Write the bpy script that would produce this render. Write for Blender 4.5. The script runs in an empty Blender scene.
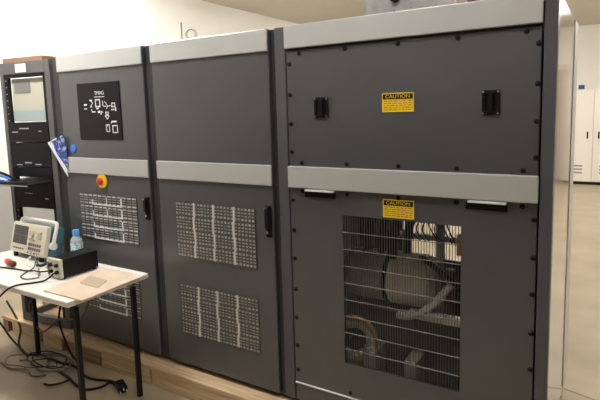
import bpy, bmesh, math, random
from mathutils import Vector, Matrix, Euler
random.seed(7)
sc = bpy.context.scene
COL = sc.collection
PI = math.pi

# ------------------------------------------------------------ camera
CR = Vector((0.849326, 0.527868, 0.0))
cam_d = bpy.data.cameras.new('camera')
cam = bpy.data.objects.new('camera', cam_d); COL.objects.link(cam)
yaw, pit, rol = math.radians(31.85246632), math.radians(-6.85313512), math.radians(-1.59133858)
fw = Vector((-math.sin(yaw)*math.cos(pit), math.cos(yaw)*math.cos(pit), math.sin(pit)))
r0 = Vector((math.cos(yaw), math.sin(yaw), 0)); u0 = r0.cross(fw)
rr = r0*math.cos(rol) + u0*math.sin(rol); uu = -r0*math.sin(rol) + u0*math.cos(rol)
M = Matrix((rr, uu, -fw)).transposed().to_4x4(); M.translation = Vector((3.25796, -2.15338, 1.69261))
cam.matrix_world = M
cam_d.sensor_width = 36; cam_d.lens = 30.665; cam_d.shift_y = -0.04769
cam_d.clip_start = 0.05; cam_d.clip_end = 100
sc.camera = cam

# ------------------------------------------------------------ world, exposure
wd = bpy.data.worlds.new('world'); sc.world = wd; wd.use_nodes = True
wd.node_tree.nodes['Background'].inputs[0].default_value = (1.0, 0.97, 0.92, 1)
wd.node_tree.nodes['Background'].inputs[1].default_value = 0.25
sc.view_settings.view_transform = 'Standard'; sc.view_settings.look = 'None'
sc.view_settings.gamma = 1; sc.view_settings.use_curve_mapping = False
sc.view_settings.exposure = 1.45
H = 3.28           # ceiling height
TUBE = 20.0        # diffuser emission of the ceiling lights
LIGHTS = [  # x, y, along x?, factor
    (0.15, 3.75, 1, 1.0), (-0.9, 1.3, 0, 1.5), (0.0, -.72, 1, 1.75), (2.3, -1.0, 1, .6),
    (4.9, -0.1, 0, .7), (4.6, 3.2, 0, 1.6), (4.2, 7.2, 0, 1.9), (1.2, 7.6, 1, 1.0)]

# ------------------------------------------------------------ materials
def mat(name, col, rough=0.5, metal=0.0, noise=0.0, nscale=30.0, bump=0.0, bscale=200.0, emit=None, trans=0.0, coat=0.0, alpha=1.0, spec=0.5):
    m = bpy.data.materials.new(name); m.use_nodes = True
    nt = m.node_tree; b = nt.nodes['Principled BSDF']
    b.inputs['Base Color'].default_value = (*col, 1); b.inputs['Roughness'].default_value = rough
    b.inputs['Metallic'].default_value = metal; b.inputs['Coat Weight'].default_value = coat
    b.inputs['Coat Roughness'].default_value = 0.08
    b.inputs['Specular IOR Level'].default_value = spec
    b.inputs['Transmission Weight'].default_value = trans; b.inputs['Alpha'].default_value = alpha
    tc = nt.nodes.new('ShaderNodeTexCoord')
    if noise:
        n = nt.nodes.new('ShaderNodeTexNoise'); n.inputs['Scale'].default_value = nscale; n.inputs['Detail'].default_value = 5
        nt.links.new(tc.outputs['Object'], n.inputs['Vector'])
        rp = nt.nodes.new('ShaderNodeValToRGB')
        rp.color_ramp.elements[0].position = .3; rp.color_ramp.elements[1].position = .7
        rp.color_ramp.elements[0].color = (*[c*(1-noise) for c in col], 1)
        rp.color_ramp.elements[1].color = (*[min(1, c*(1+noise)) for c in col], 1)
        nt.links.new(n.outputs['Fac'], rp.inputs['Fac']); nt.links.new(rp.outputs['Color'], b.inputs['Base Color'])
    if bump:
        n2 = nt.nodes.new('ShaderNodeTexNoise'); n2.inputs['Scale'].default_value = bscale
        nt.links.new(tc.outputs['Object'], n2.inputs['Vector'])
        bp = nt.nodes.new('ShaderNodeBump'); bp.inputs['Strength'].default_value = bump; bp.inputs['Distance'].default_value = 0.001
        nt.links.new(n2.outputs['Fac'], bp.inputs['Height']); nt.links.new(bp.outputs['Normal'], b.inputs['Normal'])
    if emit:
        b.inputs['Emission Color'].default_value = (*emit[0], 1); b.inputs['Emission Strength'].default_value = emit[1]
    return m

def wood(name, c1, c2, sx=2.0, sy=40.0, sz=40.0, rough=0.7):
    m = bpy.data.materials.new(name); m.use_nodes = True
    nt = m.node_tree; b = nt.nodes['Principled BSDF']; b.inputs['Roughness'].default_value = rough
    tc = nt.nodes.new('ShaderNodeTexCoord'); mp = nt.nodes.new('ShaderNodeMapping'); mp.inputs['Scale'].default_value = (sx, sy, sz)
    n = nt.nodes.new('ShaderNodeTexNoise'); n.inputs['Scale'].default_value = 1.6; n.inputs['Detail'].default_value = 6
    rp = nt.nodes.new('ShaderNodeValToRGB'); rp.color_ramp.elements[0].position = .3; rp.color_ramp.elements[1].position = .72
    rp.color_ramp.elements[0].color = (*c1, 1); rp.color_ramp.elements[1].color = (*c2, 1)
    nt.links.new(tc.outputs['Object'], mp.inputs['Vector']); nt.links.new(mp.outputs['Vector'], n.inputs['Vector'])
    nt.links.new(n.outputs['Fac'], rp.inputs['Fac']); nt.links.new(rp.outputs['Color'], b.inputs['Base Color'])
    return m

MT = {
 'wall': mat('wall_paint', (.83, .79, .72), .7, noise=.03, nscale=1.5),
 'wallside': mat('side_wall_paint', (.88, .86, .81), .7, noise=.02, nscale=1.5),
 'fillblock': mat('fill_blocker_dark', (.035, .035, .035), .7),  # for the unseen dark panel that soaks up bounce light
 'dado': mat('grey_wall_paint', (.42, .41, .39), .6, noise=.04, nscale=3),
 'ceil': mat('ceiling_paint', (.68, .64, .57), .8, noise=.03, nscale=1),
 'paint': mat('cabinet_paint', (.069, .071, .077), .30, bump=.2, bscale=350, noise=.06, nscale=4, spec=1.0),
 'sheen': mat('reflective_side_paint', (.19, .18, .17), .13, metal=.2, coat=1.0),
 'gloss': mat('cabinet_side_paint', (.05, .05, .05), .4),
 'frame': mat('gap_shaded_frame_paint', (.03, .03, .032), .45),  # darker than the door paint, with the shade of the gaps put in
 'post': mat('cabinet_post_paint', (.085, .085, .095), .36),
 'silver': mat('silver_band_paint', (.49, .49, .48), .34, metal=.15, bump=.1, bscale=500),
 'black': mat('black_plastic', (.008, .008, .009), .4, spec=.2),
 'blacksheen': mat('black_panel', (.008, .008, .009), .3, spec=.2),
 'rubber': mat('black_rubber', (.009, .009, .009), .6, spec=.25),
 'chrome': mat('chrome', (.75, .75, .75), .2, metal=1),
 'filter': mat('slot_light_sheet', (.55, .51, .44), .8, noise=.4, nscale=45),  # pale tone imitates light showing through the vent slots
 'slotlightpale': mat('pale_slot_light_sheet', (.80, .76, .69), .8, noise=.35, nscale=45),
 'divider': mat('pale_filter_bar', (.62, .60, .57), .5),
 'white': mat('white_print', (.85, .85, .85), .5),
 'slotlip': mat('white_metal_lip', (.8, .8, .79), .4),
 'yellow': mat('yellow_label', (.86, .60, .02), .5),
 'labeltext': mat('label_ink', (.30, .10, .01), .6),
 'red': mat('red_plastic', (.62, .05, .03), .35),
 'blue': mat('blue_tape', (.05, .19, .72), .5),
 'wire': mat('dark_wire', (.14, .14, .135), .45, metal=.3),
 'bar': mat('grille_bar', (.27, .27, .26), .4, metal=.3),
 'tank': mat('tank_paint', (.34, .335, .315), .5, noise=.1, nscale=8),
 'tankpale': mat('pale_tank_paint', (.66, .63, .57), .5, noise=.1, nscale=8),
 'inner': mat('cabinet_inner', (.07, .068, .065), .6),
 'copper': mat('copper', (.80, .33, .14), .28, metal=1),
 'motor': mat('motor_casing', (.52, .48, .41), .5, noise=.1, nscale=12),
 'galv': mat('galvanised_steel', (.55, .54, .51), .4, metal=.4, noise=.1, nscale=20),
 'maroon': mat('maroon_steel', (.11, .035, .03), .5),
 'orange': mat('orange_insulation', (.72, .40, .15), .6),
 'floor': None,
 'timber': wood('rough_timber', (.44, .30, .17), (.74, .56, .36)),
 'timberdark': wood('dark_timber', (.20, .12, .065), (.42, .27, .15)),
 'cardboard': mat('brown_cardboard', (.27, .15, .09), .8, noise=.1, nscale=10),
 'melamine': mat('white_melamine', (.80, .77, .71), .35, noise=.02, nscale=6),
 'hardboard': mat('tan_board', (.70, .56, .44), .55, noise=.1, nscale=9),
 'edge': mat('board_edge', (.30, .18, .11), .7),
 'leg': mat('black_steel_leg', (.008, .008, .008), .5, spec=.25),
 'rack': mat('rack_frame_paint', (.11, .107, .107), .45),
 'rackpale': mat('beige_rack_panel', (.50, .49, .40), .35),
 'grey': mat('grey_panel', (.20, .20, .19), .5),
 'teal': mat('pale_teal_panel', (.36, .44, .43), .4),
 'scope': mat('beige_instrument', (.66, .62, .50), .5),
 'scopeside': mat('teal_instrument_side', (.05, .15, .19), .5),
 'screen': mat('dark_grey_screen', (.085, .075, .075), .2),
 'knob': mat('beige_knob', (.50, .46, .36), .5),
 'darkkey': mat('dark_key', (.16, .14, .12), .5),
 'handle': mat('white_plastic_handle', (.80, .79, .73), .4),
 'bottle': mat('clear_bottle', (.80, .87, .92), .15, trans=.45),
 'cap': mat('blue_cap', (.10, .36, .80), .4),
 'plastic': mat('clear_plastic_sheet', (.80, .68, .48), .3, alpha=.5),
 'locker': mat('cream_locker_paint', (.86, .80, .73), .4),
 'slate': mat('locker_vent_dark', (.30, .27, .24), .6),
 'navy': mat('dark_blue_plastic', (.03, .045, .12), .5),
 'doorpaint': mat('tan_door_paint', (.36, .29, .22), .5),
 'doorframe': mat('beige_frame_paint', (.66, .58, .48), .5),
 'ductgrey': mat('grey_box_paint', (.33, .32, .31), .5, noise=.12, nscale=25),
 'brass': mat('pale_connector', (.8, .74, .62), .4),
 'fixture': mat('white_fixture', (.8, .8, .8), .5),
}
def floor_mat():
    m = bpy.data.materials.new('concrete_floor'); m.use_nodes = True
    nt = m.node_tree; b = nt.nodes['Principled BSDF']; b.inputs['Roughness'].default_value = .42
    tc = nt.nodes.new('ShaderNodeTexCoord')
    n = nt.nodes.new('ShaderNodeTexNoise'); n.inputs['Scale'].default_value = 2.2; n.inputs['Detail'].default_value = 8
    rp = nt.nodes.new('ShaderNodeValToRGB')
    rp.color_ramp.elements[0].position = .3; rp.color_ramp.elements[1].position = .72
    rp.color_ramp.elements[0].color = (.35, .288, .195, 1); rp.color_ramp.elements[1].color = (.45, .372, .262, 1)
    nt.links.new(tc.outputs['Object'], n.inputs['Vector']); nt.links.new(n.outputs['Fac'], rp.inputs['Fac'])
    # sawn joints every 3 m, running slightly askew
    mp = nt.nodes.new('ShaderNodeMapping'); mp.inputs['Rotation'].default_value = (0, 0, .288); mp.inputs['Location'].default_value = (20, -1.913, 0)
    bk = nt.nodes.new('ShaderNodeTexBrick'); bk.offset = 0; bk.inputs['Scale'].default_value = 1
    bk.inputs['Brick Width'].default_value = 40; bk.inputs['Row Height'].default_value = 14.0; bk.inputs['Mortar Size'].default_value = .008
    bk.inputs['Color1'].default_value = (1, 1, 1, 1); bk.inputs['Color2'].default_value = (1, 1, 1, 1); bk.inputs['Mortar'].default_value = (.42, .36, .30, 1)
    nt.links.new(tc.outputs['Object'], mp.inputs['Vector']); nt.links.new(mp.outputs['Vector'], bk.inputs['Vector'])
    mx = nt.nodes.new('ShaderNodeMix'); mx.data_type = 'RGBA'; mx.blend_type = 'MULTIPLY'; mx.inputs[0].default_value = 1
    nt.links.new(rp.outputs['Color'], mx.inputs[6]); nt.links.new(bk.outputs['Color'], mx.inputs[7])
    nt.links.new(mx.outputs[2], b.inputs['Base Color'])
    return m
MT['floor'] = floor_mat()

# ------------------------------------------------------------ mesh builder
class MB:
    def __init__(s): s.bm = bmesh.new()
    def box(s, x0, x1, y0, y1, z0, z1, m=None):
        vs = [s.bm.verts.new(Vector(c)) for c in ((x0,y0,z0),(x1,y0,z0),(x1,y1,z0),(x0,y1,z0),(x0,y0,z1),(x1,y0,z1),(x1,y1,z1),(x0,y1,z1))]
        if m is not None:
            for v in vs: v.co = m @ v.co
        for f in ((3,2,1,0),(4,5,6,7),(0,1,5,4),(1,2,6,5),(2,3,7,6),(3,0,4,7)): s.bm.faces.new([vs[i] for i in f])
        return s
    def prism(s, pts, d):      # pts: 3D polygon, d: extrusion vector
        d = Vector(d); a = [s.bm.verts.new(Vector(q)) for q in pts]; b = [s.bm.verts.new(Vector(q)+d) for q in pts]
        n = len(pts); s.bm.faces.new(a[::-1]); s.bm.faces.new(b)
        for i in range(n): s.bm.faces.new((a[i], a[(i+1)%n], b[(i+1)%n], b[i]))
        return s
    def cyl(s, a, b, r, r2=None, n=20, cap=True):
        a, b = Vector(a), Vector(b); r2 = r if r2 is None else r2
        return s.lathe(a, (b-a).normalized(), [(0, r), ((b-a).length, r2)], n, cap)
    def lathe(s, o, ax, prof, n=24, cap=True):
        o = Vector(o); ax = Vector(ax).normalized(); e = ax.orthogonal().normalized(); f = ax.cross(e); rings = []
        for h, r in prof:
            rings.append([s.bm.verts.new(o + ax*h + (e*math.cos(2*PI*i/n) + f*math.sin(2*PI*i/n))*max(r, 1e-4)) for i in range(n)])
        for A, B in zip(rings, rings[1:]):
            for i in range(n): s.bm.faces.new((A[i], A[(i+1)%n], B[(i+1)%n], B[i]))
        if cap: s.bm.faces.new(rings[0][::-1]); s.bm.faces.new(rings[-1])
        return s
    def torus(s, c, ax, R, r, n=40, k=10, a0=0, a1=2*PI):
        c = Vector(c); ax = Vector(ax).normalized(); e = ax.orthogonal().normalized(); f = ax.cross(e)
        pts = [c + (e*math.cos(a0+(a1-a0)*i/n) + f*math.sin(a0+(a1-a0)*i/n))*R for i in range(n+1)]
        return s.tube(pts, r, k)
    def tube(s, pts, r, k=8):
        pts = [Vector(q) for q in pts]; rings = []; prev = None
        for i, q in enumerate(pts):
            t = (pts[min(i+1, len(pts)-1)] - pts[max(i-1, 0)])
            t = t.normalized() if t.length > 1e-9 else Vector((1,0,0))
            e = (prev - t*prev.dot(t)) if prev is not None else t.orthogonal()
            e.normalize(); prev = e; g = t.cross(e)
            rings.append([s.bm.verts.new(q + (e*math.cos(2*PI*j/k) + g*math.sin(2*PI*j/k))*r) for j in range(k)])
        for A, B in zip(rings, rings[1:]):
            for j in range(k): s.bm.faces.new((A[j], A[(j+1)%k], B[(j+1)%k], B[j]))
        s.bm.faces.new(rings[0][::-1]); s.bm.faces.new(rings[-1])
        return s
    def sphere(s, c, r, sc3=(1,1,1)):
        ret = bmesh.ops.create_uvsphere(s.bm, u_segments=18, v_segments=12, radius=r)
        for v in ret['verts']: v.co = Vector((v.co.x*sc3[0], v.co.y*sc3[1], v.co.z*sc3[2])) + Vector(c)
        return s
    def build(s, name, m, parent=None, bevel=0, smooth=False, label=None):
        bmesh.ops.recalc_face_normals(s.bm, faces=s.bm.faces)
        me = bpy.data.meshes.new(name); 
        if parent is not None:
            off = parent.matrix_world.inverted() if False else Matrix.Translation(-world_loc(parent))
            s.bm.transform(off)
        s.bm.to_mesh(me); s.bm.free()
        me.materials.append(MT[m] if isinstance(m, str) else m)
        o = bpy.data.objects.new(name, me); COL.objects.link(o)
        if parent is not None: o.parent = parent
        if smooth:
            me.polygons.foreach_set('use_smooth', [True]*len(me.polygons))
            md = o.modifiers.new('split', 'EDGE_SPLIT'); md.split_angle = math.radians(40)
        if bevel:
            md = o.modifiers.new('bevel', 'BEVEL'); md.width = bevel; md.segments = 2; md.limit_method = 'ANGLE'
        if label: o['label'] = label
        return o
def world_loc(o):
    v = Vector((0,0,0))
    while o is not None: v = v + o.location; o = o.parent
    return v
def spline(pts, n=8):
    P = [Vector(q) for q in pts]; out = []
    for i in range(len(P)-1):
        a = P[max(i-1,0)]; b = P[i]; c = P[i+1]; d = P[min(i+2, len(P)-1)]
        for j in range(n):
            t = j/n
            out.append(.5*((2*b) + (c-a)*t + (2*a-5*b+4*c-d)*t*t + (3*b-a-3*c+d)*t**3))
    out.append(P[-1]); return out
def thing(name, label, cat, loc=(0,0,0), group=None):
    o = bpy.data.objects.new(name, None); COL.objects.link(o); o.location = loc; o.empty_display_size = .1
    o['label'] = label; o['category'] = cat
    if group: o['group'] = group
    return o
def tag(o, label, cat, group=None):
    o['label'] = label; o['category'] = cat
    if group: o['group'] = group
    return o
def struct(o): o['kind'] = 'structure'; return o
def text_mesh(name, s, x, y, z, size, m, parent, sx=1.0, width=None):
    cu = bpy.data.curves.new(name, 'FONT'); cu.body = s; cu.size = size; cu.extrude = .0003; cu.align_x = 'CENTER'; cu.align_y = 'CENTER'
    t = bpy.data.objects.new(name, cu); COL.objects.link(t)
    bpy.context.view_layer.update()
    me = bpy.data.meshes.new_from_object(t.evaluated_get(bpy.context.evaluated_depsgraph_get()))
    bpy.data.objects.remove(t)
    if width:
        xs = [v.co.x for v in me.vertices]; sx = width/(max(xs)-min(xs))
    me.transform(Matrix.Translation(Vector((x,y,z)) - world_loc(parent)) @ Matrix.Rotation(PI/2, 4, 'X') @ Matrix.Diagonal((sx,1,1,1)))
    me.materials.clear(); me.materials.append(MT[m])
    o = bpy.data.objects.new(name, me); COL.objects.link(o); o.parent = parent
    return o

# ------------------------------------------------------------ room shell
XL, XR, YF, YB = -1.85, 6.6, -5.0, 10.3
struct(MB().box(XL-.1, XR+.1, YF-.1, YB+.1, -.1, 0).build('floor', 'floor'))
struct(MB().box(XL-.1, XR+.1, YF-.1, YB+.1, H, H+.1).build('ceiling', 'ceil'))
struct(MB().box(XL-.1, XL, YF, YB, 0, H).build('wall_left', 'wallside'))
struct(MB().box(XR, XR+.1, YF, YB, 0, H).build('wall_right', 'wall'))
struct(MB().box(XL, XR, YB, YB+.1, 0, H).build('wall_back', 'wall'))
struct(MB().box(XL, XR, YF-.1, YF, 0, H).build('wall_front', 'wall'))
struct(MB().box(XL, XL+.012, YF, YB, 0.002, 1.09).build('trim_1', 'dado'))
struct(MB().box(XL+.013, XR, YF, YF+.012, .002, 1.75).build('fill_blocker', 'fillblock'))  # unseen dark wainscot added to cut fill and darken low reflections
d1 = struct(MB().box(3.9, 4.9, YB-.04, YB, 0.01, 2.4).build('door_1', 'doorpaint'))
MB().box(3.8, 3.9, YB-.06, YB, 0.01, 2.5).box(4.9, 5.0, YB-.06, YB, 0.01, 2.5).box(3.9, 4.9, YB-.06, YB, 2.4, 2.5).build('door_frame', 'doorframe', d1)
MB().cyl((4.0, YB-.1, 1.05), (4.0, YB-.04, 1.05), .012).tube([(4.0, YB-.1, 1.05), (4.12, YB-.1, 1.05)], .011).build('door_handle', 'chrome', d1)

# ceiling lights
for i, (x, y, ax, k) in enumerate(LIGHTS):
    lx, ly = (.62, .09) if ax else (.09, .62)
    place = ['above the far end of the dark grey cabinets', 'above the open equipment rack', 'above the white table', 'in front of the grey cabinets',
             'over the aisle right of the cabinets', 'over the floor right behind the cabinets', 'before the cream storage cabinets', 'near the back wall'][i]
    t = thing('ceiling_light', 'long white fluorescent ceiling light ' + place, 'ceiling light', (x, y, H), 'fluorescent ceiling lights')
    MB().box(x-lx, x+lx, y-ly, y+ly, H-.045, H-.001).build('housing', 'fixture', t, .004)
    em = mat('lit_diffuser', (.9, .9, .9), .5, emit=((1.0, .985, .95), TUBE*k))
    MB().box(x-lx+.01, x+lx-.01, y-ly+.01, y+ly-.01, H-.09, H-.046).build('diffuser', em, t, .008)

# ------------------------------------------------------------ cabinets
ZB, ZT = .16, 2.1
DEP = 1.03
def vent(parent, x0, x1, z0, z1, wide):
    """perforated plate over a pale sheet standing in for light seen through the slots, fixed to the door front (y = 0)"""
    vf = MB().box(x0+.004, x1-.004, -.002, .0, z0+.004, z1-.004).build('vent_light_sheet', 'slotlightpale' if wide else 'filter', parent)  # pale sheet in place of light coming through the perforations
    g = MB(); ya, yb = -.0042, -.0024
    ng = 4; gh = (z1-z0)/ng; rows = 4; cols = 4; gw = (x1-x0)/cols; nc = 3 if wide else 6
    bar = .0105 if wide else .0095
    for k in range(ng):
        b = z0 + k*gh; g.box(x0, x1, ya, yb, b, b+.007); g.box(x0, x1, ya, yb, b+gh-.007, b+gh)
        ph = (gh-.014)/rows
        for j in range(1, rows): g.box(x0, x1, ya, yb, b+.007+j*ph-bar/2, b+.007+j*ph+bar/2)
    for c in range(cols):
        a = x0 + c*gw; pw = gw/nc; vb = .0035
        for j in range(nc+1): g.box(a+j*pw-vb if j else a, a+j*pw+vb if j < nc else a+gw, ya-.0002, yb-.0002, z0, z1)
    pl = g.build('vent_plate', 'paint', parent)
    if wide:
        d = MB()
        for k in range(ng):
            b = z0 + k*gh
            xa, xb = x0+.25*(x1-x0), x0+.75*(x1-x0)
            d.box(xa-.005, xa+.005, -.007, -.0044, b+.002, b+gh*.5).box(xb-.006, xb+.006, -.007, -.0044, b+.002, b+gh*.8)
            d.box(xa, xb, -.007, -.0044, b+.002, b+.009)
            if k > 1: d.box(x0+.5*(x1-x0)-.004, x0+.5*(x1-x0)+.004, -.007, -.0044, b+.012, b+gh*.75)
        d.build('vent_divider', 'white', parent)
    else:
        for c in (1, 2, 3):
            d = MB()
            for k in range(ng):
                b = z0 + k*gh; xx = x0 + c*gw + (.005 if k % 2 else -.002)
                d.box(xx-.007, xx+.007, -.007, -.0044, b+(.006 if k == 0 else -.003), b+gh-.003)
            d.build('vent_divider', 'divider', parent)
def swing_handle(parent, x0, x1, z0, z1):
    h = MB().box(x0, x1, -.012, 0, z0, z1).box(x0+.005, x1-.005, -.03, -.012, z0+.05, z1-.004).build('swing_handle', 'black', parent, .003)
    xm = (x0+x1)/2
    MB().cyl((xm-.004, -.02, z0+.028), (xm-.004, -.012, z0+.028), .008).build('latch_lock', 'chrome', parent)
    MB().prism([(x0+.004,-.0315,z1-.022),(x1-.006,-.0315,z1-.006),(x0+.004,-.0315,z1-.006)], (0,.002,0)).build('handle_highlight', 'chrome', parent)  # bright triangle imitates a highlight at the top of the lever
def shell(c, x0, x1, mat_side, window=None):
    g = MB()
    g.box(x0, x0+.03, .034, DEP, ZB, ZT).box(x1-.03, x1, .034, DEP, ZB, ZT)
    g.box(x0+.03, x1-.03, .034, DEP, ZB, ZB+.03)
    if window: g.box(x0+.03, x1-.03, .034, .55, ZT-.03, ZT).box(x0+.03, x1-.03, .97, DEP, ZT-.03, ZT).box(x0+.03, x0+.10, .55, .97, ZT-.03, ZT).box(x1-.10, x1-.03, .55, .97, ZT-.03, ZT)  # roof opening added to let ceiling light down onto the machinery
    else: g.box(x0+.03, x1-.03, .034, DEP, ZT-.03, ZT)
    if window:
        wx0, wx1, wz0, wz1 = window
        g.box(x0+.03, wx0, DEP-.02, DEP, ZB+.03, ZT-.03).box(wx1, x1-.03, DEP-.02, DEP, ZB+.03, ZT-.03)
        g.box(wx0, wx1, DEP-.02, DEP, ZB+.03, wz0).box(wx0, wx1, DEP-.02, DEP, wz1, ZT-.03)
    else: g.box(x0+.03, x1-.03, DEP-.02, DEP, ZB+.03, ZT-.03)
    g.build('body', mat_side, c, .002)
    MB().box(x0+.06, x1-.06, .10, DEP-.05, .13, ZB).build('plinth', 'black', c)

# -- cabinet with status panel (left)
c1 = thing('electrical_cabinet', 'dark grey cabinet with black schematic panel and red stop button, next to the rack', 'cabinet', (.40, .5, .13), 'dark grey machine cabinets')
shell(c1, -.086, .872, 'frame')
MB().box(-.086, -.008, .012, .034, ZB, ZT-.01).build('front_frame', 'frame', c1)
MB().box(.842, .872, .016, .034, ZB, ZT-.01).build('front_frame', 'frame', c1)
dr = MB().box(0, .834, 0, .032, ZB, ZT).build('door', 'paint', c1, .004)
for a, b in ((1.9904, ZT), (1.3056, 1.4137)): MB().box(0, .835, -.012, 0, a, b).build('silver_band', 'silver', dr, .004)
vent(dr, .13, .705, .865, 1.174, True); vent(dr, .13, .68, .365, .62, True)
swing_handle(dr, .787, .82, 1.04, 1.185)
sp = MB().box(.195, .617, -.006, 0, 1.535, 1.904).build('status_panel', 'blacksheen', dr, .002)
# (drawing on the panel is one printed layer on the cabinet)
sp2 = bpy.data.objects.new('panel_print', bpy.data.meshes.new('panel_print'))
g = MB(); YP = (-.0072, -.0062)
def outline(x, z, w, h, t=.004):
    g.box(x-w/2, x+w/2, *YP, z+h/2-t, z+h/2).box(x-w/2, x+w/2, *YP, z-h/2, z-h/2+t)
    g.box(x-w/2, x-w/2+t, *YP, z-h/2, z+h/2).box(x+w/2-t, x+w/2, *YP, z-h/2, z+h/2)
def dash(x, z, w, h): g.box(x-w/2, x+w/2, *YP, z-h/2, z+h/2)
def line(x0, z0, x1, z1, t=.0045):
    d = Vector((x1-x0, 0, z1-z0)).normalized(); n = Vector((-d.z, 0, d.x))*t/2
    a, b = Vector((x0, YP[1], z0)), Vector((x1, YP[1], z1))
    g.prism([a-n, b-n, b+n, a+n], (0, -.001, 0))
dash(.422, 1.812, .10, .004)
dash(.276, 1.764, .03, .010); dash(.275, 1.738, .03, .006)
line(.33, 1.79, .352, 1.775); line(.352, 1.775, .33, 1.755); dash(.334, 1.792, .028, .007); dash(.334, 1.75, .02, .006)
outline(.402, 1.772, .05, .052, .008); dash(.452, 1.77, .006, .03)
dash(.396, 1.738, .024, .009); line(.335, 1.735, .342, 1.722); dash(.356, 1.717, .036, .007)
dash(.41, 1.716, .022, .014); line(.43, 1.72, .45, 1.712); dash(.43, 1.708, .008, .02)
line(.455, 1.752, .485, 1.75); line(.485, 1.765, .50, 1.75); line(.485, 1.735, .50, 1.75); line(.50, 1.75, .53, 1.752); line(.487, 1.768, .47, 1.78)
outline(.553, 1.757, .036, .028, .007); dash(.545, 1.728, .03, .008); dash(.572, 1.73, .012, .024)
outline(.487, 1.706, .03, .02, .006); line(.467, 1.69, .487, 1.668, .006); line(.507, 1.69, .487, 1.668, .006); dash(.487, 1.691, .04, .006)
outline(.487, 1.611, .036, .05, .007); dash(.478, 1.628, .02, .008)
dash(.55, 1.652, .05, .010); line(.525, 1.652, .52, 1.638); outline(.556, 1.605, .052, .052, .008)
g.build('panel_schematic', 'white', dr); bpy.data.objects.remove(sp2)
text_mesh('panel_title', 'TMAG', .422, -.0062, 1.836, .034, 'white', dr, width=.092)
es = MB().cyl((.388, -.012, 1.263), (.388, -.0005, 1.263), .047, n=32).build('emergency_stop', 'yellow', c1, .002, label='round yellow emergency stop plate')
MB().lathe((.388, -.0125, 1.263), (0,-1,0), [(0,.016),(.008,.016),(.009,.026),(.020,.026),(.025,.02),(.026,.001)], 24).build('stop_knob', 'red', es, 0, True, 'red mushroom push button')

# -- middle cabinet
c2 = thing('electrical_cabinet', 'plain dark grey middle cabinet with two perforated vents and no panel', 'cabinet', (1.33, .5, .13), 'dark grey machine cabinets')
shell(c2, .874, 1.786, 'frame')
MB().box(.874, .904, .016, .034, ZB, ZT-.01).build('front_frame', 'frame', c2)
MB().box(1.758, 1.786, .016, .034, ZB, ZT-.01).build('front_frame', 'frame', c2)
dr2 = MB().box(.912, 1.750, 0, .032, ZB, ZT).build('door', 'paint', c2, .004)
for a, b in ((1.9904, ZT), (1.3056, 1.4137)): MB().box(.912, 1.751, -.012, 0, a, b).build('silver_band', 'silver', dr2, .004)
vent(dr2, 1.042, 1.63, .842, 1.178, False); vent(dr2, 1.045, 1.63, .36, .675, False)
swing_handle(dr2, 1.705, 1.74, 1.03, 1.20)

# -- right cabinet with the caged window
c3 = thing('electrical_cabinet', 'widest dark grey cabinet with bolted panels and wire caged window, nearest the camera', 'cabinet', (2.42, .5, .13), 'dark grey machine cabinets')
shell(c3, 1.79, 3.058, 'gloss', (2.08, 2.5, .72, 1.16))
MB().box(1.79, 1.852, .0, .034, ZB, ZT).build('corner_post', 'post', c3, .004)
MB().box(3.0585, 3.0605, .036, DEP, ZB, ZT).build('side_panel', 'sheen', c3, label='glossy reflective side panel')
MB().box(3.0606, 3.064, .80, DEP, ZB, ZT).build('rear_trim', 'galv', c3, .001)
MB().box(3.014, 3.0605, -.006, .034, ZB, ZT).build('corner_post', 'post', c3, .004)
for a, b in ((1.9904, ZT), (1.3056, 1.4137)): MB().box(1.857, 3.009, -.018, 0.01, a, b).build('silver_band', 'silver', c3, .004)
MB().box(1.857, 3.011, .03, .034, ZB, 2.09).box(1.857, 1.87, .02, .03, ZB, 2.09).build('panel_gasket', 'rubber', c3) if False else None
up = MB().box(1.858, 3.006, .002, .02, 1.414, 1.989).build('upper_panel', 'paint', c3, .003)
MB().box(1.858, 3.006, -.006, .002, 1.980, 1.9895).build('band_shadow_strip', 'black', up)  # black strip stands in for the shadow under the top band
lp = MB().box(1.858, 2.152, .002, .02, .262, 1.304).box(2.714, 3.006, .002, .02, .262, 1.304).box(2.152, 2.714, .002, .02, 1.184, 1.304).box(2.152, 2.714, .002, .02, .262, .434).build('lower_panel', 'paint', c3)
MB().box(1.858, 3.006, .004, .02, ZB+.002, .256).build('kick_panel', 'paint', c3, .002)
MB().box(1.858, 3.006, -.004, .004, .256, .262).build('kick_lip', 'slotlip', c3)
def bolt(x, z, par):
    MB().lathe((x, .002, z), (0,-1,0), [(0,.0105),(.004,.0105),(.008,.007),(.009,.001)], 12).build('bolt', 'black', par, 0, True)
for x in (1.932, 2.18, 2.436, 2.693, 2.952): bolt(x, 1.966, up); bolt(x, 1.432, up); bolt(x, 1.288, lp)
for z in (1.918, 1.767, 1.624, 1.484): bolt(1.874, z, up); bolt(2.996, z, up)
for z in (1.239, 1.085, .934, .771, .618, .465, .33): bolt(1.874, z, lp); bolt(2.996, z, lp)
for x in (2.18, 2.436, 2.693): bolt(x, .285, lp)
for x0, x1 in ((2.013, 2.088), (2.792, 2.861)):
    h = MB().box(x0, x0+.012, -.006, .002, 1.651, 1.75).box(x1-.012, x1, -.006, .002, 1.651, 1.75).box(x0+.012, x1-.012, -.006, .002, 1.736, 1.75).box(x0+.012, x1-.012, -.006, .002, 1.651, 1.665)\
        .box(x0+.012, x1-.012, 0, .002, 1.665, 1.736).box(x0+.026, x1-.026, -.012, .002, 1.665, 1.736).build('recessed_handle', 'black', up, .001)
    for xx in (x0+.006, x1-.006):
        for zz in (1.658, 1.744): MB().cyl((xx, -.0085, zz), (xx, -.006, zz), .004, n=10).build('handle_screw', 'chrome', up)
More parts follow.
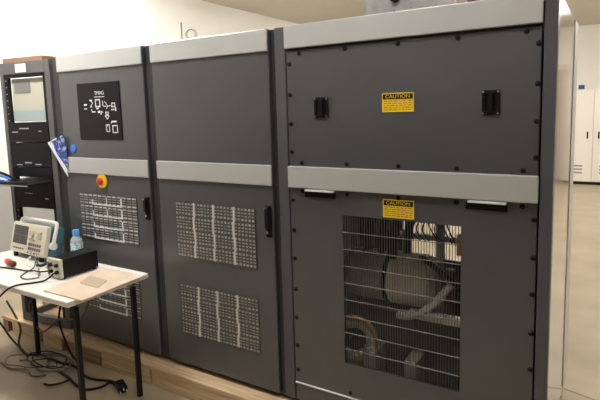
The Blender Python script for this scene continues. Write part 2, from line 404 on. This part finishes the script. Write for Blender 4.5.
for x0, x1 in ((1.957, 2.114), (2.744, 2.894)):
    MB().box(x0, x1, -.022, .002, 1.293, 1.302).build('pull_lip', 'slotlip', lp, .001)
    MB().box(x0-.012, x1+.004, -.002, .002, 1.262, 1.293).build('pull_recess', 'black', lp)
# wire grille
g = MB()
nz = 8
for i in range(46):
    x = 2.152 + .562*i/45; g.box(x-.0012, x+.0012, .006, .0085, .434, 1.184)
w1 = g.build('grille_wires', 'wire', lp)
g = MB()
for k in range(nz):
    z = 1.101 - .0844*k; g.box(2.152, 2.714, .002, .0058, z-.0017, z+.0017)
g.build('grille_crossbars', 'bar', lp)
# caution labels
for zc, nm in ((1.714, 0), (1.237, 1)):
    y0 = -.001 if nm == 0 else -.001
    cl = MB().box(2.362, 2.508, y0, .002, zc-.042, zc+.042).build('caution_label', 'yellow', c3, label='yellow caution label with black heading')
    MB().box(2.366, 2.504, y0-.0008, y0, zc+.014, zc+.037).build('label_heading', 'black', cl)
    text_mesh('label_word', 'CAUTION', 2.435, y0-.0012, zc+.0255, .021, 'yellow', cl, width=.112)
    g = MB(); rnd = random.Random(5+nm)
    for j in range(5):
        x = 2.370
        while x < 2.495:
            w_ = rnd.uniform(.008, .022); xe = min(x+w_, 2.502)
            g.box(x, xe, y0-.0006, y0, zc+.006-j*.0095-.0016, zc+.006-j*.0095+.0016); x = xe + rnd.uniform(.003, .006)
        if j == 4: pass
    g.build('label_lines', 'labeltext', cl)
g = MB()
for i in range(9): g.box(1.885, 2.963, .565+.045*i, .571+.045*i, ZT-.03, ZT)
g.box(1.885, 1.893, .55, .97, ZT-.03, ZT-.001).build('added_roof_slats', 'paint', c3)  # slats across the roof opening that was added to light the interior
# machinery seen through the grille
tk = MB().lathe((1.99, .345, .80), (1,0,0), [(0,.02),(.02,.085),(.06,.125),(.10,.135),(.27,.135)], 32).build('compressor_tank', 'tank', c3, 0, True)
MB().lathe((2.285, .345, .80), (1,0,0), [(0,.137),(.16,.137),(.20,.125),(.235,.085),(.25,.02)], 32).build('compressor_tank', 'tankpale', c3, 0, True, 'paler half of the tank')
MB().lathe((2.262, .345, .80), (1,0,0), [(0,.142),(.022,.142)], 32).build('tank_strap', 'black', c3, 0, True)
MB().box(2.33, 2.43, .203, .212, .80, .86).build('tank_plate', 'motor', c3)
for i, (x, y, r) in enumerate(((2.13,.36,.03),(2.22,.33,.022),(2.29,.30,.03),(2.35,.36,.022),(2.05,.5,.04))):
    MB().tube(spline([(x, y, .88), (x+.01, y-.02, 1.05), (x+.05, y+.03, 1.25), (x+.03, y+.1, 1.5)]), r, 12).build('pipe', 'rubber', c3, 0, True)
MB().tube(spline([(2.46, .24, .955), (2.54, .20, .925), (2.62, .18, .88), (2.74, .2, .80)]), .014, 12).build('hose', 'rubber', c3, 0, True)
MB().tube(spline([(2.36,.19,.655),(2.44,.17,.675),(2.53,.17,.735),(2.59,.18,.81),(2.64,.2,.87)]), .018, 14).build('elbow_pipe', 'galv', c3, 0, True)
MB().box(2.40, 2.70, .235, .27, .63, .675).build('cross_beam', 'galv', c3, .004)
MB().torus((2.10, .22, .46), (.25, -1, .1), .095, .032, 40, 14).build('fan_ring', 'motor', c3, 0, True)
for i in range(3): MB().torus((2.10, .18-.018*i+.03, .465), (.25, -1, .1), .118+.010*i, .005, 40, 8).build('copper_ring', 'copper', c3, 0, True)
for xb in (2.18, 2.40): MB().box(xb, xb+.065, .16, .298, .191, .44).build('mounting_block', 'galv', c3, .006)
MB().box(2.05, 2.70, .30, .34, .19, .62).build('back_plate', 'inner', c3, .002)
for xb in (2.52, 2.615): MB().box(xb, xb+.045, .45, .484, .19, .84).build('support_bar', 'maroon', c3, .002)
MB().box(2.63, 2.665, .25, .29, .98, 1.08).build('insulation_block', 'orange', c3, .003)
for i in range(10):
    x = 2.24 + .033*i; z = 1.02 + .10*random.random()
    MB().tube(spline([(x, .55, 1.3), (x+.02, .5, 1.15), (x-.03, .52, z), (x+.03*random.random(), .55, .95)]), .004, 6).build('control_wire', 'rubber', c3, 0, True)
MB().box(2.42, 2.46, .62, .66, .19, 1.2).box(2.2, 2.7, .62, .66, .94, .97).build('bracket', 'galv', c3)
# lifting hardware on the left cabinet
TOPZ = ZT + .0005; EX = .955
t = MB().cyl((EX, .30, TOPZ), (EX, .30, TOPZ+.03), .018).cyl((EX,.30,TOPZ+.03),(EX,.30,TOPZ+.055),.01).torus((EX,.30,TOPZ+.085), (.5,-1,0), .032, .008).build('lifting_eye', 'galv', c2, 0, True)
tag(MB().cyl((EX-.08, .30, TOPZ), (EX-.08, .30, TOPZ+.012), .014).cyl((EX-.08, .30, TOPZ+.012), (EX-.08, .30, TOPZ+.165), .004).build('antenna', 'grey', None), 'thin grey rod standing on the cabinet roof beside the lifting eye', 'rod')
# boxes standing on the right cabinet
jb = thing('junction_box', 'tall grey metal box with black gland on the cabinet roof', 'box', (2.38, .35, TOPZ))
MB().box(2.213, 2.556, .16, .5, TOPZ, TOPZ+.5).build('case', 'ductgrey', jb, .004)
MB().cyl((2.364, .16, TOPZ+.095), (2.364, .14, TOPZ+.095), .022).build('cable_gland', 'black', jb)
MB().cyl((2.36, .16, TOPZ+.035), (2.36, .157, TOPZ+.035), .005).cyl((2.44, .16, TOPZ+.04), (2.44, .157, TOPZ+.04), .005).build('case_screw', 'grey', jb)
tag(MB().box(2.70, 2.9, .12, .3, TOPZ, TOPZ+.10).build('terminal_box', 'maroon', None, .004), 'small dark red box at the right front of the cabinet roof', 'box')

# ------------------------------------------------------------ blue tape and banner on the left cabinet
tag(MB().lathe((.104, -.0005, 1.470), (0,-1,0), [(0,.03),(.004,.03),(.008,.022),(.009,.001)], 18).build('tape_dot', 'blue', None), 'round bright blue tape blob above the lower silver band', 'tape')
bn = thing('tape_flag', 'blue and white torn tape flag hanging at the left edge of the status panel cabinet', 'tape', (-.03, -.03, 1.28))
def blueprint():
    m = bpy.data.materials.new('blue_pattern'); m.use_nodes = True; nt = m.node_tree; b = nt.nodes['Principled BSDF']; b.inputs['Roughness'].default_value = .45
    tc = nt.nodes.new('ShaderNodeTexCoord'); v = nt.nodes.new('ShaderNodeTexNoise'); v.inputs['Scale'].default_value = 45
    rp = nt.nodes.new('ShaderNodeValToRGB'); rp.color_ramp.elements[0].position = .5; rp.color_ramp.elements[1].position = .68
    rp.color_ramp.elements[0].color = (.02, .06, .30, 1); rp.color_ramp.elements[1].color = (.5, .58, .8, 1)
    nt.links.new(tc.outputs['Object'], v.inputs['Vector']); nt.links.new(v.outputs['Fac'], rp.inputs['Fac']); nt.links.new(rp.outputs['Color'], b.inputs['Base Color'])
    return m
MB().prism([(-.118,-.03,1.518),(.02,-.024,1.565),(.05,-.02,1.49),(.05,-.018,1.36),(.035,-.022,1.33)], (0,.004,0)).build('printed_sheet', blueprint(), bn)
MB().prism([(-.136,-.036,1.514),(-.098,-.034,1.525),(-.055,-.030,1.44),(.043,-.024,1.335),(.046,-.022,1.278)], (0,.004,0)).prism([(-.136,-.037,1.514),(-.10,-.036,1.526),(-.03,-.034,1.55),(-.035,-.034,1.535)],(0,.004,0)).build('white_border', 'white', bn)

# ------------------------------------------------------------ pallets / timbers
def pallet(x0, x1, label, beams):
    t = thing('timber_pallet', label, 'pallet', ((x0+x1)/2, .4, 0), 'rough timber pallets')
    n = 7
    for k in range(n):
        y = -.09 + k*(1.19/n); MB().box(x0, x1, y, y+.13, .1, .128).build('top_board', 'timber', t, .003)
    for a, b, m in beams: MB().box(a, b, -.085, 1.08, 0.001, .0995).build('bearer', m, t, .004)
    return t
pallet(-.87, -.06, 'short timber pallet under the equipment rack', [(-.87, -.80, 'timberdark'), (-.74, -.40, 'timber'), (-.33, -.1, 'timber')])
p2 = pallet(-.04, 3.06, 'long timber pallet under the dark grey cabinets', [(-.04, .33, 'timberdark'), (.345, .82, 'timber'), (.835, 1.5, 'timber'), (1.52, 2.4, 'timberdark'), (2.42, 3.05, 'timber')])

# ------------------------------------------------------------ equipment rack
rk = thing('equipment_rack', 'open grey equipment rack with black units left of the cabinets', 'rack', (-.36, .3, .129))
A = Vector((-.10, .0, 0)); B = Vector((-.615, -.062, 0)); ex = (A-B).normalized(); ey = Vector((-ex.y, ex.x, 0)); WR = (A-B).length
RM = Matrix((( ex.x, ey.x, 0, B.x), (ex.y, ey.y, 0, B.y), (0,0,1,0), (0,0,0,1)))
def rb(name, m, boxes, par=rk, bev=.002, label=None):
    g = MB()
    for b in boxes: g.box(*b, m=RM)
    return g.build(name, m, par, bev, label=label)
ZR = 2.09; z0 = .135
rb('frame', 'rack', [(0,.035,0,.04,z0,ZR), (WR-.05,WR,0,.04,z0,ZR), (.035,WR-.05,0,.04,ZR-.085,ZR), (.035,WR-.05,0,.04,z0,z0+.06),
    (0,.035,.66,.70,z0,ZR), (WR-.05,WR,.66,.70,z0,ZR), (.035,WR-.05,.66,.70,ZR-.06,ZR), (0,.03,.04,.66,z0,z0+.05), (WR-.03,WR,.04,.66,z0,z0+.05), (0,WR,.04,.66,ZR-.02,ZR)])
rb('side_panel', 'black', [(WR-.012,WR-.004,.04,.66,z0+.05,ZR-.02)])
rails = rb('mounting_rail', 'black', [(.035,.075,.006,.03,z0+.06,ZR-.085), (WR-.082,WR-.05,.006,.03,z0+.06,ZR-.085), (.075,WR-.082,.006,.03,ZR-.11,ZR-.085)])
g = MB()
for i in range(22):
    z = .95 + i*.048; g.box(.05,.056,.003,.006,z,z+.007, m=RM)
g.build('rail_holes', 'galv', rails)
xi0, xi1 = .077, WR-.084
pn = rb('blank_panel', 'rackpale', [(xi0, xi1, .03, .05, 1.665, 1.975)], label='beige top panel')
rb('panel_vent', 'grey', [(xi0+.03, xi0+.20, .027, .03, 1.87, 1.955)], pn, 0)
rb('panel_strip', 'teal', [(xi0, xi1, .027, .03, 1.668, 1.745)], pn, 0)
def unit(za, zb, marks):
    u_ = rb('rack_unit', 'black', [(xi0-.03, xi1+.025, .0, .45, za, zb)])
    for (a, b, c, d) in marks: rb('unit_marking', 'galv', [(a, b, -.003, 0, c, d)], u_, 0)
unit(1.515, 1.658, [(.16,.26,1.61,1.618), (.08,.14,1.585,1.592), (.36,.39,1.59,1.596)])
unit(1.335, 1.508, [(.1,.16,1.345,1.352), (.19,.26,1.36,1.369), (.3,.36,1.35,1.357)])
unit(1.258, 1.328, [])
unit(1.03, 1.221, [(.16,.24,1.135,1.139),(.37,.40,1.10,1.108)])
sh = rb('pull_out_shelf', 'black', [(xi0-.02, xi1+.03, -.20, .4, 1.228, 1.236), (xi0-.02, xi1+.03, -.205, -.2, 1.222, 1.25)])
rb('shelf_edge', 'galv', [(xi0-.02, xi1+.03, -.208, -.205, 1.225, 1.232)], sh, 0)
rb('cable_duct', 'dado', [(xi0, xi1, .3, .34, .45, 1.03)], label='grey inner back plate')
tag(rb('label_sheet', 'white', [(.175, .285, -.002, -.0003, 2.015, 2.075)], None, 0), 'small white paper label at the top of the equipment rack', 'label')
cb = MB().box(.0, WR-.10, .03, .5, ZR+.0005, ZR+.036, m=RM).build('cardboard_box', 'cardboard', None, .003)
tag(cb, 'flat brown cardboard box lying on top of the equipment rack', 'box')
# cables lying on the shelf
def cable(name, pts, r, m, label, cat='cable', group=None, n=8):
    return tag(MB().tube(spline(pts, n), r, 8).build(name, m, None, 0, True), label, cat, group)
def RP(x, y, z): return RM @ Vector((x, y, z))
for i, (m, nm) in enumerate((('blue', 'bright blue network cable'), ('white', 'white cable'), ('blue', 'looped blue cable'), ('rubber', 'black cable'))):
    y = -.185 + .03*i
    where = ['at the front of the pulled out rack shelf', 'beside the blue ones on the rack shelf', 'behind the white cable on the rack shelf', 'at the back of the bundle on the rack shelf'][i]
    cable('network_cable', [RP(-.80-.03*i, y, .02), RP(-.78-.03*i, y, .6), RP(-.62-.02*i, y, 1.12+.02*i), RP(-.40, y, 1.252+.012*i), RP(-.2, y+.02, 1.268+.014*i), RP(.0, y, 1.266+.012*i), RP(.08, y+.012, 1.258+.008*i), RP(.15, y+.03, 1.248)], .0105 if i != 1 else .008, m, nm + ' lying ' + where, 'cable', 'cables on the rack shelf')

# ------------------------------------------------------------ table and what stands on it
TZ = .74; TX0, TX1, TY0, TY1 = -.46, .885, -.64, -.10
tb = thing('work_table', 'white topped work table with thin black steel legs', 'table', (.22, -.37, 0))
MB().box(TX0, TX1, TY0, TY1, TZ-.032, TZ).build('table_top', 'melamine', tb, .006)
MB().box(TX0+.05, TX1-.04, TY0+.05, TY0+.07, TZ-.055, TZ-.032).box(TX0+.05, TX1-.04, TY1-.09, TY1-.07, TZ-.055, TZ-.032).build('under_frame', 'leg', tb)
for x, y in ((.85, -.575), (.868, -.21), (-.19, -.207), (-.39, -.575)):
    MB().box(x-.013, x+.013, y-.013, y+.013, 0.0005, TZ-.055 if y < -.5 or True else TZ).build('leg', 'leg', tb, .003)
hb = MB().prism([(.612,-.60,TZ+.0005),(.945,-.595,TZ+.0005),(.915,-.165,TZ+.0005),(.535,-.165,TZ+.0005)], (0,0,.007)).build('hardboard_sheet', 'hardboard', None)
tag(hb, 'thin tan board lying on the right end of the white table', 'board')
ps = MB().prism([(.69,-.43,TZ+.008),(.86,-.44,TZ+.008),(.80,-.33,TZ+.008),(.64,-.325,TZ+.008)], (0,0,.004)).build('plastic_sleeve', 'plastic', None)
tag(ps, 'flat pale clear plastic sleeve lying on the tan board', 'sleeve')
# black bench supply
bs = thing('bench_supply', 'black boxed bench power supply with beige front on the table', 'instrument', (.46, -.3, TZ))
MB().box(.396, .524, -.42, -.18, TZ+.012, TZ+.118).build('case', 'black', bs, .004)
fp = MB().box(.392, .528, -.436, -.42, TZ+.008, TZ+.122).build('front_panel', 'scope', bs, .003)
for x, z in ((.44, .085), (.495, .085), (.44, .045), (.495, .045)):
    MB().cyl((x, -.436, TZ+z), (x, -.452, TZ+z), .012, .010, 16).build('knob', 'black', fp)
MB().box(.40, .415, -.438, -.436, TZ+.02, TZ+.1).build('switch_strip', 'darkkey', fp)
for x in (.41, .51):
    for y in (-.41, -.2): MB().cyl((x, y, TZ+.0003), (x, y, TZ+.012), .01, n=12).build('foot', 'rubber', bs)
# water bottle
bt = thing('water_bottle', 'small clear water bottle with blue cap behind the black bench supply', 'bottle', (.275, -.15, TZ))
MB().lathe((.275,-.15,TZ+.0005), (0,0,1), [(0,.028),(.004,.036),(.02,.038),(.05,.036),(.055,.038),(.135,.038),(.155,.034),(.172,.02),(.18,.0145),(.19,.0145)], 24).build('bottle_body', 'bottle', bt, 0, True)
def labelmat():
    m = bpy.data.materials.new('bottle_label'); m.use_nodes = True; nt = m.node_tree; b = nt.nodes['Principled BSDF']; b.inputs['Roughness'].default_value = .4
    tc = nt.nodes.new('ShaderNodeTexCoord'); v = nt.nodes.new('ShaderNodeTexNoise'); v.inputs['Scale'].default_value = 60
    rp = nt.nodes.new('ShaderNodeValToRGB'); e = rp.color_ramp.elements
    e[0].position = .38; e[0].color = (.12, .32, .68, 1); e[1].position = .62; e[1].color = (.35, .68, .35, 1); k = e.new(.5); k.color = (.85, .92, .96, 1)
    nt.links.new(tc.outputs['Object'], v.inputs['Vector']); nt.links.new(v.outputs['Fac'], rp.inputs['Fac']); nt.links.new(rp.outputs['Color'], b.inputs['Base Color'])
    return m
MB().lathe((.275,-.15,TZ+.06), (0,0,1), [(0,.0388),(.072,.0388)], 24, False).build('bottle_label', labelmat(), bt, 0, True)
MB().lathe((.275,-.15,TZ+.178), (0,0,1), [(0,.021),(.034,.021),(.039,.018),(.04,.001)], 20).build('bottle_cap', 'cap', bt, 0, True)
# oscilloscope: leaning back on its feet
so = thing('oscilloscope', 'beige bench oscilloscope with raised white handle on the table', 'oscilloscope', (-.10, -.2, TZ))
SW, SHT, SD = .42, .205, .13
SM = Matrix.Translation((-.318, -.272, TZ+.037)) @ Matrix.Rotation(math.radians(-2), 4, 'Z') @ Matrix.Rotation(math.radians(-14), 4, 'X')
def sb(name, m, boxes, par=so, bev=.003):
    g = MB()
    for b in boxes: g.box(*b, m=SM)
    return g.build(name, m, par, bev)
fr = sb('front_bezel', 'scope', [(0, SW, 0, .035, 0, SHT)], bev=.008)
sb('case', 'scopeside', [(.006, SW-.006, .035, SD, .004, SHT-.004)], bev=.006)
sb('screen', 'screen', [(.03, .205, -.003, 0, .06, .185)], fr)
sb('screen_grid', 'darkkey', [(.03, .205, -.004, -.003, .121, .123), (.117, .119, -.004, -.003, .06, .185)], fr, 0)
for (x, z, r) in ((.265, .145, .021), (.335, .155, .009), (.365, .155, .009), (.335, .125, .009), (.37, .12, .009), (.25, .105, .009), (.29, .10, .008)):
    MB().cyl(SM @ Vector((x, 0, z)), SM @ Vector((x, -.016, z)), r, r*.85, 18).build('knob', 'knob', fr, 0, True)
for i in range(6):
    for j in range(2):
        sb('key', 'darkkey', [(.235+.026*i, .249+.026*i, -.006, 0, .062-.028*j, .08-.028*j)], fr, .001)
for i in range(4):
    MB().cyl(SM @ Vector((.25+.04*i, 0, .018)), SM @ Vector((.25+.04*i, -.014, .018)), .007, n=12).build('input_socket', 'chrome', fr, 0, True)
sb('button_row', 'darkkey', [(.05+.028*i, .064+.028*i, -.005, 0, .026, .036) for i in range(5)], fr, 0)
hg = MB()
hp = [(SW+.008, .055, .085), (SW+.012, .055, .14), (SW+.010, .06, .205), (SW-.012, .065, .23), (SW*.7, .066, .232), (SW*.25, .066, .232), (.012, .065, .23), (-.010, .06, .205), (-.012, .055, .14), (-.008, .055, .085)]
hg.tube([SM @ Vector(q) for q in spline(hp, 5)], .0125, 10)
for x0, x1 in ((SW-.004, SW+.022), (-.022, .004)): hg.cyl(SM @ Vector((x0, .055, .08)), SM @ Vector((x1, .055, .08)), .024)
hg.build('carry_handle', 'handle', so, 0, True)
for x in (.05, SW-.05):
    for y, h in ((.02, .0315), (SD-.02, .0105)):
        q = SM @ Vector((x, y, 0)); MB().box(q.x-.012, q.x+.012, q.y-.01, q.y+.01, TZ+.0003, TZ+h).build('foot', 'rubber', so)
# probe leads and cables on the table
ZC = TZ + .006
cable('probe_cable', [(.06, -.293, TZ+.036), (.09, -.33, TZ+.02), (.15, -.38, ZC), (.20, -.46, ZC), (.25, -.52, ZC), (.33, -.53, ZC), (.37, -.475, ZC)], .0035, 'rubber', 'thin grey lead looping from the oscilloscope across the table', group='leads on the white table')
cable('probe_cable', [(-.02, -.297, TZ+.036), (.0, -.33, TZ+.02), (.05, -.36, ZC), (.12, -.37, ZC), (.2, -.36, ZC)], .005, 'handle', 'short white probe lead in front of the oscilloscope', group='leads on the white table')
cable('probe_cable', [(.03, -.295, TZ+.036), (.08, -.315, TZ+.025), (.12, -.33, ZC), (.24, -.40, ZC), (.30, -.43, ZC), (.34, -.46, ZC+.001)], .005, 'darkkey', 'brownish lead running from the oscilloscope to the black bench supply', group='leads on the white table')
cable('power_lead', [(-.44, -.55, ZC+.001), (-.2, -.50, ZC+.001), (.02, -.455, ZC+.001), (.16, -.435, ZC), (.24, -.427, ZC+.008), (.33, -.445, ZC+.02), (.42, -.452, TZ+.045)], .0045, 'rubber', 'black lead curving along the table to the bench supply front', group='leads on the white table')
cable('power_lead', [(.49, -.453, TZ+.045), (.47, -.50, TZ+.012), (.43, -.55, ZC), (.40, -.62, ZC+.004), (.36, -.66, TZ-.01), (.22, -.67, TZ-.10), (.0, -.66, TZ-.18), (-.35, -.66, TZ-.3), (-.5, -.64, .25), (-.56, -.58, .012), (-.75, -.5, .012)], .0055, 'rubber', 'thick black lead hanging over the front edge of the table', group='leads on the white table')
rp_ = thing('clip_lead', 'red and black clip connectors lying left of the oscilloscope front', 'connector', (-.06, -.40, TZ))
MB().lathe((-.115,-.40,TZ+.0225), (.95,-.25,0), [(0,.008),(.01,.019),(.05,.022),(.075,.018),(.08,.008)], 14).build('red_clip', 'red', rp_, 0, True)
MB().lathe((-.03,-.422,TZ+.0225), (.95,-.1,0), [(0,.012),(.008,.02),(.035,.021),(.045,.012)], 14).build('dark_clip', 'maroon', rp_, 0, True)
cable('short_jumper', [(.25, -.345, TZ+.010), (.22, -.325, TZ+.03), (.17, -.335, TZ+.012), (.13, -.345, TZ+.010)], .009, 'black', 'thick black jumper lead coiled before the oscilloscope', group='leads on the white table')

# ------------------------------------------------------------ cables and plug on the floor
FC = .008
G = 'cables tangled on the floor under the table'
cable('floor_cable', [(-.95, .0, .20), (-.60, -.10, .10), (-.45,-.20,.03), (-.29,-.24,FC), (-.15,-.20,FC), (.05,-.20,FC), (.19,-.185,FC), (.41,-.235,FC), (.58,-.19,FC), (.655,-.21,.014)], .008, 'rubber', 'black cable running over the floor under the table to the mains plug', group=G)
cable('floor_cable', [(.14,-.274,FC), (.30,-.30,FC), (.42,-.33,FC), (.52,-.335,FC), (.58,-.27,FC), (.60,-.215,.018), (.652,-.222,.02)], .008, 'rubber', 'black cable looping forward before reaching the mains plug', group=G)
cable('floor_cable', [(-.23,-.32,FC), (-.14,-.30,FC+.008), (.03,-.333,FC), (.16,-.30,FC+.012), (.2,-.24,FC+.01), (.1,-.16,FC+.012), (-.06,-.14,FC+.01), (-.16,-.2,FC+.012)], .006, 'darkkey', 'grey cable coiled near the middle table leg', group=G)
cable('floor_cable', [(.22,-.42,FC), (.27,-.41,FC), (.31,-.36,FC), (.34,-.31,FC+.012)], .006, 'rubber', 'short black cable end on the floor in front of the coil', group=G)
cable('hanging_cable', [(-.40,-.50,TZ-.037), (-.46,-.50,TZ-.14), (-.50,-.45,.45), (-.62,-.25,.20), (-.55,-.2,.05), (-.38,-.22,.012), (-.24,-.26,FC+.004)], .007, 'rubber', 'black cable hanging from the left of the table down to the floor', group=G)
cable('hanging_cable', [(.10,-.15,TZ-.065), (.08,-.15,.5), (.02,-.16,.3), (.05,-.14,.12), (.1,-.13,FC+.02), (.22,-.15,FC), (.30,-.20,FC)], .007, 'rubber', 'black cable dropping from under the table middle to the floor', group=G)
cable('hanging_cable', [(-.05,-.20,TZ-.065), (-.12,-.20,.5), (-.28,-.19,.35), (-.12,-.21,.2), (.10,-.21,.33), (.40,-.24,.42), (.55,-.25,TZ-.075)], .006, 'maroon', 'dark red cable slung under the table above the timber pallet', group=G)
cable('floor_cable', [(-.32,-.40,FC), (-.18,-.42,FC), (-.05,-.38,FC+.008), (.06,-.40,FC), (.13,-.35,FC)], .005, 'darkkey', 'thin grey cable farthest forward in the floor tangle', group=G)
rnd = random.Random(11)
for i, (w_, m_) in enumerate((('thin dark cable looped wide around the left table leg foot', 'darkkey'), ('thin grey cable looped close to the timber pallet', 'darkkey'), ('dark grey cable making the smallest loop of the floor tangle', 'leg'), ('dark cable zigzagging between table leg and pallet', 'rubber'))):
    cx, cy, rx, ry, ph = ((-.16,-.30,.16,.10,.4), (.06,-.21,.15,.05,2.0), (.0,-.28,.09,.06,1.2), (-.02,-.24,.22,.07,3.0))[i]
    pts = []
    for k in range(11):
        a_ = ph + k*.75; q_ = 1 + .25*math.sin(k*1.7+i)
        pts.append((cx+rx*q_*math.cos(a_), cy+ry*q_*math.sin(a_), FC+.004+.006*i+.008*abs(math.sin(k*1.3))))
    cable('floor_cable', pts, .0042, m_, w_, group=G)
pg = thing('mains_plug', 'black mains plug lying on the floor by the timber pallet', 'plug', (.70, -.21, 0))
PM = Matrix.Translation((.70,-.215,.0)) @ Matrix.Rotation(math.radians(-25), 4, 'Z')
MB().box(-.045, .06, -.028, .028, .001, .045, m=PM).build('plug_body', 'black', pg, .008)
MB().box(.06, .085, -.022, -.016, .012, .022, m=PM).box(.06, .085, .016, .022, .012, .022, m=PM).box(.06, .085, -.003, .003, .03, .036, m=PM).build('plug_pins', 'brass', pg)

# ------------------------------------------------------------ cream storage cabinets at the back wall
def storage(x0, xs, label):
    x1 = xs[-1]; yf = 9.8
    t = thing('storage_cabinet', label, 'cabinet', ((x0+x1)/2, 10.0, 0), 'cream storage cabinets at the back wall')
    MB().box(x0, x1, yf+.02, YB-.01, .06, 1.95).build('body', 'locker', t, .004)
    MB().box(x0+.01, x1-.01, yf+.03, YB-.02, .001, .06).build('plinth', 'black', t)
    a = x0
    for i, b in enumerate(xs):
        d = MB().box(a+.004, b-.004, yf, yf+.0195, .066, 1.94).build('door', 'locker', t, .003)
        hx = b-.10 if i % 2 == 0 else a+.10
        MB().box(hx-.014, hx+.014, yf-.02, yf, .95, 1.09).build('door_handle', 'black', d, .003)
        g = MB()
        xm = (a+b)/2; o_ = -.06 if i % 2 == 0 else .02
        for k in range(3): g.box(xm+o_-.10, xm+o_+.10, yf-.003, yf, .23+.07*k, .262+.07*k)
        g.build('door_vent', 'slate', d)
        a = b
    return t
storage(2.43, [2.855, 3.28], 'cream double door storage cabinet behind the right cabinet edge, against the back wall')
storage(3.30, [3.70], 'narrow cream storage cabinet next to the tan back door')
tag(MB().box(2.56, 2.665, 9.84, 10.0, 1.9505, 2.04).build('storage_box', 'navy', None, .006), 'small dark blue box on top of the cream storage cabinet', 'box')
